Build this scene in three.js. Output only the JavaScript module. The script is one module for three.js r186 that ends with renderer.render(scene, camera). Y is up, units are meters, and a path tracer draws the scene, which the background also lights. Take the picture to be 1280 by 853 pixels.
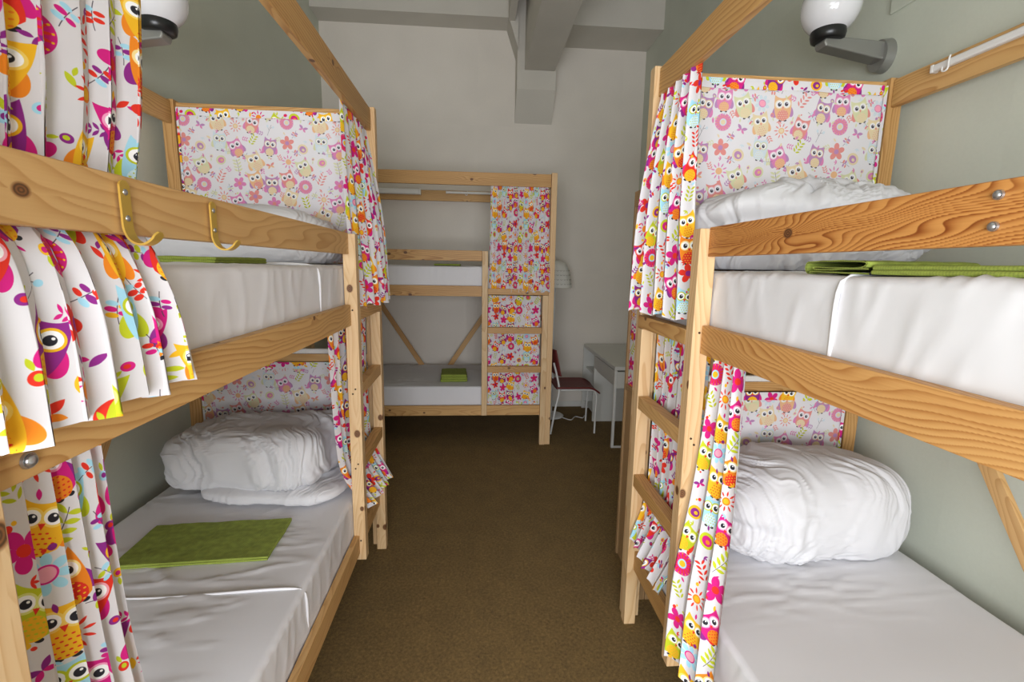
import * as THREE from 'three';
import { RoundedBoxGeometry } from 'three/addons/geometries/RoundedBoxGeometry.js';
import { mergeGeometries, mergeVertices } from 'three/addons/utils/BufferGeometryUtils.js';
import { ImprovedNoise } from 'three/addons/math/ImprovedNoise.js';
import { RectAreaLightUniformsLib } from 'three/addons/lights/RectAreaLightUniformsLib.js';

// ------------------------------------------------------------------ camera, sky, light, exposure
const scene = new THREE.Scene();
const camera = new THREE.PerspectiveCamera(2 * Math.atan(426.5 / 585) * 180 / Math.PI, 1280 / 853, 0.05, 60);
camera.rotation.order = 'YXZ';
camera.position.set(0, 1.5, 0);
camera.rotation.set(-0.1585, -0.0757, 0.0167);
scene.add(camera);
const renderer = new THREE.WebGLRenderer({ antialias: true });
renderer.toneMapping = THREE.LinearToneMapping;
renderer.toneMappingExposure = 1.0;
renderer.shadowMap.enabled = true;
RectAreaLightUniformsLib.init();
scene.background = new THREE.Color().setRGB(0.80, 0.90, 1.0);            // even overcast sky, seen only through the window behind the camera

// room box (metres)
const X0 = -1.48, X1 = 1.645, ZB = -4.875, ZF = 1.6, YC = 4.0;
// window opening in the wall behind the camera
const WX0 = -1.4, WX1 = 0.9, WY0 = 0.6, WY1 = 2.0;
const daylight = new THREE.RectAreaLight(new THREE.Color().setRGB(0.96, 0.985, 1.03), 15.0, WX1 - WX0 - 0.1, WY1 - WY0 - 0.1);
daylight.position.set((WX0 + WX1) / 2, (WY0 + WY1) / 2, ZF - 0.02);
daylight.lookAt((WX0 + WX1) / 2, (WY0 + WY1) / 2, -10);
daylight.name = 'window_daylight';
scene.add(daylight);

// ------------------------------------------------------------------ helpers
let seedState = 20240;
function rnd() { seedState = (seedState * 1664525 + 1013904223) >>> 0; return seedState / 4294967296; }
const perlin = new ImprovedNoise();
const N3 = (x, y, z) => perlin.noise(x + 37.3, y + 11.7, z + 5.1);
const clamp = (v, a, b) => Math.min(b, Math.max(a, v));
const smooth = (a, b, v) => { const t = clamp((v - a) / (b - a), 0, 1); return t * t * (3 - 2 * t); };
const lerp = (a, b, t) => a + (b - a) * t;
const taken = {};
function numbered(name) { const n = taken[name] = (taken[name] ?? -1) + 1; return n ? `${name}_${String(n).padStart(3, '0')}` : name; }
function shade(o) { o.castShadow = true; o.receiveShadow = true; return o; }
function part(name, geometry, material, parent) { const m = shade(new THREE.Mesh(geometry, material)); m.name = name; parent.add(m); return m; }
function tag(o, label, category, group) { o.userData.label = label; o.userData.category = category; if (group) o.userData.group = group; return o; }
function thing(name, label, category, pos = [0, 0, 0], turn = 0, group) {
  const g = new THREE.Group(); g.name = numbered(name); g.position.set(...pos); g.rotation.y = turn; scene.add(g);
  return tag(g, label, category, group);
}
function struct(name, geometry, material, label) {
  const m = shade(new THREE.Mesh(geometry, material)); m.name = name; m.userData = { kind: 'structure' };
  if (label) m.userData.label = label;
  scene.add(m); return m;
}
// a geometry laid out in world coordinates becomes a mesh that stands at its own base
function baseOf(geometry) {
  geometry.computeBoundingBox(); const b = geometry.boundingBox;
  const p = new THREE.Vector3((b.min.x + b.max.x) / 2, b.min.y, (b.min.z + b.max.z) / 2);
  geometry.translate(-p.x, -p.y, -p.z); return p;
}
function bx(x0, x1, y0, y1, z0, z1, r = 0) {
  const w = Math.abs(x1 - x0), h = Math.abs(y1 - y0), d = Math.abs(z1 - z0);
  const g = r ? new RoundedBoxGeometry(w, h, d, 2, r) : new THREE.BoxGeometry(w, h, d);
  return g.translate((x0 + x1) / 2, (y0 + y1) / 2, (z0 + z1) / 2);
}
function metricUV(g, sc = 1) {                                             // box projection, uv in metres
  const q = g.index ? g.toNonIndexed() : g; const p = q.attributes.position, n = q.attributes.normal, uv = new Float32Array(p.count * 2);
  for (let i = 0; i < p.count; i++) {
    const ax = Math.abs(n.getX(i)), ay = Math.abs(n.getY(i)), az = Math.abs(n.getZ(i));
    const [a, b] = ax >= ay && ax >= az ? [p.getZ(i), p.getY(i)] : ay >= az ? [p.getX(i), p.getZ(i)] : [p.getX(i), p.getY(i)];
    uv[2 * i] = a * sc; uv[2 * i + 1] = b * sc;
  }
  q.setAttribute('uv', new THREE.BufferAttribute(uv, 2)); return q;
}
function tube(pts, r, seg = 24, rad = 8, closed = false) { return new THREE.TubeGeometry(new THREE.CatmullRomCurve3(pts.map(p => new THREE.Vector3(...p)), closed, 'centripetal'), seg, r, rad, closed); }

// ------------------------------------------------------------------ textures
function dataTex(w, h, fn, srgb) {
  const d = new Uint8Array(w * h * 4);
  for (let y = 0; y < h; y++) for (let x = 0; x < w; x++) {
    const c = fn(x, y); const i = (y * w + x) * 4;
    d[i] = clamp(c[0], 0, 255); d[i + 1] = clamp(c[1], 0, 255); d[i + 2] = clamp(c[2], 0, 255); d[i + 3] = 255;
  }
  const t = new THREE.DataTexture(d, w, h); t.wrapS = t.wrapT = THREE.RepeatWrapping; t.magFilter = THREE.LinearFilter; t.minFilter = THREE.LinearFilter;
  if (srgb) t.colorSpace = THREE.SRGBColorSpace; t.needsUpdate = true; return t;
}
const WOOD_L = 2.4, WOOD_T = 0.3;
function woodTexture(seed, early, late, freq, contrast, wild, knots) {
  const W = 2048, H = 256, ks = [];
  for (let k = 0; k < knots; k++) ks.push([rnd() * WOOD_L, rnd() * WOOD_T, 0.006 + rnd() * 0.007]);
  return dataTex(W, H, (px, py) => {
    const s = px / W * WOOD_L, t = py / H * WOOD_T;
    let tt = t, knot = 0, ring = 0;
    for (const [ks_, kt, kr] of ks) {
      const dx = (s - ks_) * 0.33, dy = t - kt, d2 = (dx * dx + dy * dy) / (kr * kr);
      tt += Math.sign(dy || 1) * kr * 1.6 * Math.exp(-d2 * 0.28);
      const dk = Math.hypot((s - ks_) * 0.75, dy) / kr; if (dk < 1.15) { knot = Math.max(knot, 1 - smooth(0.75, 1.15, dk)); ring = dk; }
    }
    const c = 0.15 + 0.16 * N3(s * 0.5, seed * 3.1, 0) * 2;
    const depth = 0.03 + wild * (0.5 + N3(s * 0.9, seed * 7.7, 4) * 1.2) * 0.12;
    const wob = wild * 0.016 * N3(s * 5, t * 22, seed) + 0.005 * N3(s * 2.2, t * 30, seed + 9);
    const r = Math.hypot(tt - c, depth) + wob;
    const ph = r * freq; const f = ph - Math.floor(ph);
    let l = Math.pow(f, 2.6) * (1 - smooth(0.93, 1, f)); l *= 0.55 + 0.45 * (N3(ph * 0.31, seed, 2) + 0.5);
    const fib = N3(s * 9, t * 420, seed + 3) * 0.10 + N3(s * 1.6, t * 26, seed + 6) * 0.16;
    const m = clamp(l * contrast + fib * contrast * 0.7 + 0.10, 0, 1);
    let o = [0, 1, 2].map(i => lerp(early[i], late[i], m));
    if (knot) { const kk = 0.55 + 0.3 * Math.sin(ring * 16); const kc = [116 * kk + 34, 70 * kk + 22, 36 * kk + 12]; o = o.map((v, i) => lerp(v, kc[i], knot * 0.9)); }
    const tone = 1 + 0.05 * N3(s * 0.8, t * 5, seed + 20); return o.map(v => v * tone);
  }, true);
}
function woodMat(seed, early, late, freq, contrast, wild, knots) {
  return new THREE.MeshStandardMaterial({ map: woodTexture(seed, early, late, freq, contrast, wild, knots), roughness: 0.52 });
}
const M = {};
M.woodPale = [woodMat(1, [228, 197, 152], [196, 150, 98], 95, 0.7, 0.5, 9), woodMat(2, [226, 192, 146], [190, 142, 90], 110, 0.75, 0.3, 7)];
M.woodHoney = [woodMat(3, [212, 170, 110], [163, 111, 55], 105, 0.85, 0.8, 6), woodMat(4, [207, 163, 103], [156, 104, 50], 120, 0.85, 0.55, 7), woodMat(5, [214, 173, 116], [167, 116, 59], 90, 0.8, 1.0, 5)];
M.woodStrong = [woodMat(6, [216, 154, 84], [138, 70, 20], 190, 1.25, 1.6, 2), woodMat(8, [218, 168, 104], [156, 94, 40], 150, 1.0, 0.9, 4)];
M.woodDull = [woodMat(7, [170, 138, 98], [128, 96, 60], 100, 0.6, 0.5, 2)];

// a board with eased edges; the grain runs along its longest side
function board(x0, x1, y0, y1, z0, z1, r = 0.0025) {
  let w = Math.abs(x1 - x0), h = Math.abs(y1 - y0), d = Math.abs(z1 - z0);
  const g0 = new RoundedBoxGeometry(w, h, d, 1, r), g = g0.index ? g0.toNonIndexed() : g0;
  const p = g.attributes.position, n = g.attributes.normal, uv = new Float32Array(p.count * 2), dims = [w, h, d];
  const L = dims.indexOf(Math.max(...dims)), A = (L + 1) % 3, B = (L + 2) % 3;
  const ou = rnd() * Math.max(0.02, WOOD_L - dims[L]), ov = rnd() * 0.18; const get = (a, i, k) => a.getComponent(i, k);
  for (let i = 0; i < p.count; i++) {
    const nl = Math.abs(get(n, i, L)), na = Math.abs(get(n, i, A)), nb = Math.abs(get(n, i, B));
    let u, v;
    if (nl > na && nl > nb) { u = get(p, i, A) * 0.4 + ou; v = get(p, i, B) + ov; }
    else if (na > nb) { u = get(p, i, L) + dims[L] / 2 + ou; v = get(p, i, B) + dims[B] / 2 + ov + (get(n, i, A) > 0 ? 0.05 : 0); }
    else { u = get(p, i, L) + dims[L] / 2 + ou; v = get(p, i, A) + dims[A] / 2 + ov + (get(n, i, B) > 0 ? 0.03 : 0.09); }
    uv[2 * i] = u / WOOD_L; uv[2 * i + 1] = v / WOOD_T;
  }
  g.setAttribute('uv', new THREE.BufferAttribute(uv, 2));
  return g.translate((x0 + x1) / 2, (y0 + y1) / 2, (z0 + z1) / 2);
}
const pick = a => a[Math.floor(rnd() * a.length)];

// printed cotton: owls, flowers and leaves on white, one repeat of 0.457 x 0.578 m
const PW = 0.457, PH = 0.578, CW = 1024, CH = 1295;
const INK = { purple: '#8c2485', magenta: '#d3187f', red: '#e2311f', orange: '#f0891c', yellow: '#f4b91f', lime: '#c2cb22', blue: '#a5d9ee', dark: '#26262e', white: '#ffffff' };
function drawPrint() {
  const cv = document.createElement('canvas'); cv.width = CW; cv.height = CH; const c = cv.getContext('2d');
  c.fillStyle = '#dddadd'; c.fillRect(0, 0, CW, CH);
  const el = (x, y, a, b, col, rot = 0) => { c.fillStyle = col; c.beginPath(); c.ellipse(x, y, a, b, rot, 0, Math.PI * 2); c.fill(); };
  const wrap = (x, y, rot, sc, fn) => { for (const dx of [-CW, 0, CW]) for (const dy of [-CH, 0, CH]) { if (x + dx < -190 || x + dx > CW + 190 || y + dy < -190 || y + dy > CH + 190) continue; c.save(); c.translate(x + dx, y + dy); c.rotate(rot); c.scale(sc, sc); fn(); c.restore(); } };
  const leaf = (x, y, l, w, rot, col) => { c.save(); c.translate(x, y); c.rotate(rot); c.fillStyle = col; c.beginPath(); c.moveTo(0, 0); c.quadraticCurveTo(l * 0.5, -w, l, 0); c.quadraticCurveTo(l * 0.5, w, 0, 0); c.fill(); c.restore(); };
  const owl = (body, wing, ring, belly, dots) => () => {
    el(-52, 26, 24, 42, wing, 0.35); el(52, 26, 24, 42, wing, -0.35);
    el(-18, 88, 11, 7, INK.dark); el(18, 88, 11, 7, INK.dark);
    c.fillStyle = body; c.beginPath(); c.moveTo(-58, -92); c.quadraticCurveTo(-34, -66, 0, -66); c.quadraticCurveTo(34, -66, 58, -92);
    c.bezierCurveTo(66, -40, 66, 40, 44, 72); c.quadraticCurveTo(0, 96, -44, 72); c.bezierCurveTo(-66, 40, -66, -40, -58, -92); c.fill();
    c.save(); c.beginPath(); c.ellipse(0, 52, 40, 38, 0, 0, Math.PI * 2); c.clip(); c.fillStyle = belly; c.fillRect(-60, 8, 120, 100);
    for (let r = 0; r < 5; r++) for (let k = -3; k < 4; k++) el(k * 16 + (r % 2) * 8, 22 + r * 15, 4.2, 2.6, dots); c.restore();
    for (const s of [-1, 1]) { el(s * 27, -26, 31, 31, ring); el(s * 27, -26, 24, 24, INK.white); el(s * 25, -24, 13, 14, INK.dark); el(s * 25 + 4, -30, 4, 4, INK.white); }
    c.fillStyle = INK.red; c.beginPath(); c.moveTo(-9, -8); c.lineTo(9, -8); c.lineTo(0, 12); c.fill();
  };
  const flower = (col, mid) => () => { for (let k = 0; k < 5; k++) { c.save(); c.rotate(k * Math.PI * 0.4); el(0, -38, 20, 27, col); c.restore(); } el(0, 0, 18, 18, mid); };
  const medal = (a, b) => () => { el(0, 0, 60, 60, a); for (let k = 0; k < 16; k++) { c.save(); c.rotate(k * Math.PI / 8); el(0, -40, 4, 12, INK.red); el(0, -54, 3, 3, INK.yellow); c.restore(); } el(0, 0, 25, 25, INK.blue); el(0, 0, 17, 17, b); };
  const sun = (a, b) => () => { for (let k = 0; k < 10; k++) { c.save(); c.rotate(k * Math.PI / 5); leaf(28, 0, 34, 10, 0, a); c.restore(); } el(0, 0, 24, 24, INK.orange); el(0, 0, 16, 16, b); };
  const sprig = (col) => () => { c.strokeStyle = '#4b4450'; c.lineWidth = 2.6; c.beginPath(); c.moveTo(0, 70); c.quadraticCurveTo(10, 0, 0, -64); c.stroke(); for (let k = 0; k < 4; k++) { leaf(2, 46 - k * 30, 46, 17, -0.5, col); leaf(2, 46 - k * 30, 46, 17, Math.PI + 0.5, col); } };
  const fern = (col) => () => { for (let k = 0; k < 4; k++) { leaf(3, 40 - k * 26, 36, 13, -0.7, col); leaf(-3, 40 - k * 26, 36, 13, Math.PI + 0.7, col); } };
  const apple = (a, b, d) => () => { el(0, 0, 46, 42, a); el(0, 2, 30, 27, b); el(6, 4, 13, 11, d); };
  const petals = (a, b) => () => { for (const s of [-1, 1]) { leaf(0, 0, 44, 20, s > 0 ? -0.5 : Math.PI + 0.5, a); leaf(0, 0, 36, 16, s > 0 ? 0.6 : Math.PI - 0.6, b); } };
  const twig = () => { c.strokeStyle = '#5a5460'; c.lineWidth = 2.2; c.beginPath(); c.moveTo(-40, 30); c.lineTo(44, -30); c.moveTo(0, 1); c.lineTo(6, -34); c.moveTo(18, -12); c.lineTo(44, -4); c.stroke(); el(8, -38, 9, 12, INK.blue, 0.3); el(48, -3, 9, 12, INK.blue, 1.2); };
  const bloom = () => { for (let k = 0; k < 8; k++) { c.save(); c.rotate(k * Math.PI / 4); el(0, -42, 13, 20, INK.blue); c.restore(); } el(0, 0, 30, 27, '#f2a3b8'); c.strokeStyle = INK.magenta; c.lineWidth = 5; c.beginPath(); c.ellipse(0, 0, 27, 24, 0, 0, 7); c.stroke(); };
  const O = INK, soft = h => INK.dark === '#26262e' ? h : mixHex(h, '#d6d3d7', 0.6);
  const owls = [owl(O.purple, O.magenta, O.yellow, O.yellow, O.orange), owl(O.yellow, O.orange, soft('#fbd768'), O.yellow, O.red), owl(O.red, O.magenta, soft('#f7a8b4'), O.yellow, O.orange), owl(O.blue, O.lime, O.lime, soft('#cfeaf5'), O.lime), owl(O.lime, O.red, soft('#e6e88a'), O.yellow, O.lime), owl(O.magenta, O.purple, soft('#f7a0c6'), O.orange, O.red), owl(O.orange, O.purple, soft('#fde39a'), O.red, O.yellow)];
  const others = [flower(O.magenta, O.red), sprig(O.lime), medal(O.magenta, O.yellow), fern(O.red), sun(O.red, O.yellow), apple(O.yellow, O.purple, O.yellow), petals(O.purple, O.magenta), twig, bloom, flower(O.red, O.purple), fern('#b9c11d'), apple(O.lime, O.magenta, O.orange), sun(O.magenta, O.orange), petals(O.red, O.orange)];
  const cols = 6, rows = 7; let io = 0, ix = 0;
  const owlOrder = [0, 1, 3, 2, 5, 4, 6, 0, 1, 2, 3, 5, 0, 4, 1, 2, 6, 0, 1, 5, 3], otherOrder = [0, 1, 8, 3, 2, 6, 4, 7, 9, 5, 10, 12, 11, 1, 13, 2, 3, 0, 10, 4, 9];
  for (let r = 0; r < rows; r++) for (let q = 0; q < cols; q++) {
    const x = (q + 0.5 + (rnd() - 0.5) * 0.16) * CW / cols, y = (r + 0.5 + (rnd() - 0.5) * 0.18 + (q % 2) * 0.3) * CH / rows;
    const isOwl = (r * 2 + q * 3) % 5 < 3 && !((r + q) % 4 === 3);
    if (isOwl) wrap(x, y, (rnd() - 0.5) * 1.0, 1.02 + rnd() * 0.12, owls[owlOrder[io++ % 21]]);
    else wrap(x, y, (rnd() - 0.5) * 1.4, 1.02 + rnd() * 0.2, others[otherOrder[ix++ % 21]]);
    const lx = (q + 1.0 + (rnd() - 0.5) * 0.1) * CW / cols, ly = (r + 0.05 + (q % 2) * 0.3) * CH / rows, pc = pick([O.purple, O.red, O.lime, O.magenta, O.blue, O.yellow]), rot = rnd() * 6;
    const kind = Math.floor(rnd() * 4), pd = pick([O.red, O.magenta, O.lime, O.purple]);
    wrap(lx, ly, rot, 0.95, () => {
      if (kind === 0) { leaf(-30, 0, 52, 21, 0, pc); leaf(4, 12, 34, 15, 0.9, pd); }
      else if (kind === 1) { for (let k = 0; k < 3; k++) { leaf(-24 + k * 20, 4, 30, 11, -0.9, pd); leaf(-24 + k * 20, -4 + 8, 30, 11, 0.9, pd); } }
      else if (kind === 2) { c.strokeStyle = '#4b4450'; c.lineWidth = 2.4; c.beginPath(); c.moveTo(-48, 6); c.quadraticCurveTo(0, -8, 50, 2); c.stroke(); el(-20, -14, 9, 17, pc); el(0, -18, 9, 17, pd); el(20, -16, 9, 17, O.blue); el(-10, 16, 8, 15, pd); el(12, 16, 8, 15, pc); }
      else { el(0, 0, 19, 16, pc); el(2, 1, 10, 8, pd); leaf(18, -6, 34, 13, -0.4, O.lime); }
    });
  }
  for (let r2 = 0; r2 < rows; r2++) for (let q = 0; q < cols; q++) {                // small sprays in the gaps
    const fx = (q + 0.5 + (rnd() - 0.5) * 0.3) * CW / cols, fy = (r2 + 1.02 + (q % 2) * 0.3 + (rnd() - 0.5) * 0.1) * CH / rows, col = pick([O.red, O.lime, O.purple, O.blue, O.yellow, O.magenta]), k2 = Math.floor(rnd() * 3), rot = rnd() * 6;
    wrap(fx, fy, rot, 0.8, () => { if (k2 === 0) { leaf(-22, 0, 44, 18, 0, col); } else if (k2 === 1) { el(0, 0, 15, 13, col); el(26, 8, 9, 8, pd2(col)); } else { for (let k = 0; k < 3; k++) leaf(0, 0, 34, 12, -0.9 + k * 0.9, col); } });
  }
  return cv;
}
function pd2(c) { return c === INK.red ? INK.yellow : INK.red; }

function clothTex(cv) { const t = new THREE.CanvasTexture(cv); t.wrapS = t.wrapT = THREE.RepeatWrapping; t.colorSpace = THREE.SRGBColorSpace; t.repeat.set(1 / PW, 1 / PH); return t; }
const mixHex = (a, b, t) => '#' + [1, 3, 5].map(k => Math.round(lerp(parseInt(a.slice(k, k + 2), 16), parseInt(b.slice(k, k + 2), 16), t)).toString(16).padStart(2, '0')).join('');
const printCanvas = drawPrint(), frontInk = { ...INK };
for (const k of Object.keys(INK)) INK[k] = k === 'dark' ? '#4a4650' : mixHex(frontInk[k], '#d6d3d7', k === 'blue' || k === 'lime' || k === 'yellow' ? 0.74 : 0.56);
const paleCanvas = drawPrint();                                            // the faded reverse of the cloth
Object.assign(INK, frontInk);
M.print = new THREE.MeshStandardMaterial({ map: clothTex(printCanvas), roughness: 0.92, side: THREE.DoubleSide });
M.printBack = new THREE.MeshStandardMaterial({ map: clothTex(paleCanvas), roughness: 0.95, side: THREE.DoubleSide });
// carpet, plaster, cotton
const carpetTex = dataTex(1024, 1024, (x, y) => { const a = rnd() - 0.5, b = N3(x / 9, y / 9, 1), d = N3(x / 90, y / 90, 7); const k = 1 + a * 0.46 + b * 0.18 + d * 0.05; return [121 * k, 98 * k, 58 * k]; }, true);
carpetTex.repeat.set(1 / 1.3, 1 / 1.3);
const carpetBump = dataTex(512, 512, () => { const v = rnd() * 255; return [v, v, v]; }); carpetBump.repeat.set(3, 3);
M.carpet = new THREE.MeshStandardMaterial({ map: carpetTex, bumpMap: carpetBump, bumpScale: 0.0015, roughness: 1 });
function plaster(r, g, b, rough = 0.85) {
  const t = dataTex(256, 256, (x, y) => { const k = 1 + N3(x / 40, y / 40, r) * 0.018 + (rnd() - 0.5) * 0.012; return [r * k, g * k, b * k]; }, true); t.repeat.set(0.7, 0.7);
  return new THREE.MeshStandardMaterial({ map: t, roughness: rough });
}
M.wallGreen = plaster(207, 211, 197, 0.6); M.wallWhite = plaster(228, 221, 211); M.ceiling = plaster(205, 200, 190);
M.cotton = new THREE.MeshStandardMaterial({ color: new THREE.Color().setRGB(0.78, 0.775, 0.80), roughness: 0.9 });
M.duvet = new THREE.MeshStandardMaterial({ color: new THREE.Color().setRGB(0.69, 0.685, 0.705), roughness: 0.92 });
const towelTex = dataTex(256, 256, (x, y) => { const k = 1 + (rnd() - 0.5) * 0.16 + 0.05 * Math.sin(x * 0.8) + N3(x / 30, y / 30, 3) * 0.12; return [140 * k, 154 * k, 66 * k]; }, true); towelTex.repeat.set(6, 6);
M.towel = new THREE.MeshStandardMaterial({ map: towelTex, roughness: 1 });
M.brass = new THREE.MeshStandardMaterial({ color: 0xd9b455, roughness: 0.36, metalness: 0.55 });
M.steel = new THREE.MeshStandardMaterial({ color: 0xb9bcc0, roughness: 0.28, metalness: 0.9 });
M.greyMetal = new THREE.MeshStandardMaterial({ color: 0x9a9a96, roughness: 0.38, metalness: 0.6 });
M.black = new THREE.MeshStandardMaterial({ color: 0x1b1c1d, roughness: 0.3 });
M.opal = new THREE.MeshPhysicalMaterial({ color: 0xeeeef2, roughness: 0.14, clearcoat: 0.6, clearcoatRoughness: 0.08 });
M.plastic = new THREE.MeshStandardMaterial({ color: 0xe6e4e0, roughness: 0.4 });
M.lacquer = new THREE.MeshStandardMaterial({ color: 0xdcdcd6, roughness: 0.35 });
M.redSeat = new THREE.MeshStandardMaterial({ color: 0x6c2320, roughness: 0.55 });
M.whiteMetal = new THREE.MeshStandardMaterial({ color: 0xe2e2de, roughness: 0.35 });
M.hole = new THREE.MeshStandardMaterial({ color: 0x3a2617, roughness: 0.9 });
M.glass = new THREE.MeshPhysicalMaterial({ color: 0xffffff, transmission: 1, thickness: 0, roughness: 0, ior: 1.45 });

// ------------------------------------------------------------------ the room
const T = 0.15;
struct('floor', metricUV(bx(X0 - T, X1 + T, -T, 0, ZB - T, ZF + T)), M.carpet, 'brown speckled carpet floor');
struct('ceiling', metricUV(bx(X0 - T, X1 + T, YC, YC + T, ZB - T, ZF + T)), M.ceiling);
struct('wall_left', metricUV(bx(X0 - T, X0, 0, YC, ZB - T, ZF + T)), M.wallGreen);
struct('wall_right', metricUV(bx(X1, X1 + T, 0, YC, ZB - T, ZF + T)), M.wallGreen);
struct('wall_back', metricUV(bx(X0, X1, 0, YC, ZB - T, ZB)), M.wallWhite);
struct('wall_front', metricUV(mergeGeometries([bx(X0, X1, 0, WY0, ZF, ZF + T), bx(X0, X1, WY1, YC, ZF, ZF + T), bx(X0, WX0, WY0, WY1, ZF, ZF + T), bx(WX1, X1, WY0, WY1, ZF, ZF + T)])), M.wallWhite);
{
  const w = struct('window_1', bx(WX0, WX1, WY0 - 0.03, WY0 + 0.02, ZF - 0.06, ZF + T, 0.006), M.lacquer, 'white window behind the camera');
  const f = 0.06, zc = ZF + 0.09, mx = (WX0 + WX1) / 2;
  part('window_frame', mergeGeometries([bx(WX0, WX0 + f, WY0, WY1, zc - 0.03, zc + 0.03), bx(WX1 - f, WX1, WY0, WY1, zc - 0.03, zc + 0.03), bx(WX0, WX1, WY1 - f, WY1, zc - 0.03, zc + 0.03), bx(WX0, WX1, WY0, WY0 + f, zc - 0.03, zc + 0.03), bx(mx - f / 2, mx + f / 2, WY0, WY1, zc - 0.03, zc + 0.03)]), M.lacquer, w);
  part('pane', bx(WX0 + f, mx - f / 2, WY0 + f, WY1 - f, zc - 0.003, zc + 0.003), M.glass, w);
  part('pane', bx(mx + f / 2, WX1 - f, WY0 + f, WY1 - f, zc - 0.003, zc + 0.003), M.glass, w);
}
struct('baseboard_back', bx(0.65, X1, 0, 0.06, ZB, ZB + 0.012, 0.003), M.lacquer);
// ceiling beams and the bracket at the back wall
function prism(pts, a, b, map) {                                           // polygon extruded from a to b; map(p, q, s) -> xyz
  const tri = THREE.ShapeUtils.triangulateShape(pts.map(p => new THREE.Vector2(...p)), []), v = []; const put = (i, s) => v.push(...map(pts[i][0], pts[i][1], s));
  for (const t of tri) { put(t[0], a); put(t[1], a); put(t[2], a); put(t[0], b); put(t[2], b); put(t[1], b); }
  for (let i = 0; i < pts.length; i++) { const j = (i + 1) % pts.length; put(i, a); put(i, b); put(j, b); put(i, a); put(j, b); put(j, a); }
  const g = new THREE.BufferGeometry(); g.setAttribute('position', new THREE.Float32BufferAttribute(v, 3)); g.setAttribute('uv', new THREE.Float32BufferAttribute(new Float32Array(v.length / 3 * 2), 2)); g.computeVertexNormals(); return metricUV(g);
}
struct('trim_1', metricUV(bx(X0, 0.27, 3.72, YC, ZB, -4.63)), M.ceiling, 'shallow ceiling beam along the back wall, left of the main beam');
struct('trim_2', metricUV(bx(0.72, X1, 3.60, YC, ZB, -4.44)), M.ceiling, 'deep ceiling beam along the back wall, right of the main beam');
struct('trim_3', metricUV(bx(0.43, 0.71, 3.30, YC, -4.66, ZF)), M.ceiling, 'large grey ceiling beam running towards the back wall');
struct('trim_4', prism([[ZB, 2.89], [-4.68, 3.14], [-4.66, 3.30], [-4.66, YC], [ZB, YC]], 0.36, 0.725, (p, q, s) => [s, q, p]), M.ceiling, 'painted bracket under the end of the ceiling beam');
struct('trim_5', prism([[0.27, 3.72], [0.36, 3.46], [0.36, 3.9], [0.30, YC], [0.27, YC]], ZB, -4.60, (p, q, s) => [p, q, s]), M.ceiling, 'sloping haunch beside the bracket');
struct('trim_6', metricUV(bx(0.27, 0.33, 3.68, YC, -4.60, ZF)), M.ceiling, 'board running along the left side of the ceiling beam');

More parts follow.
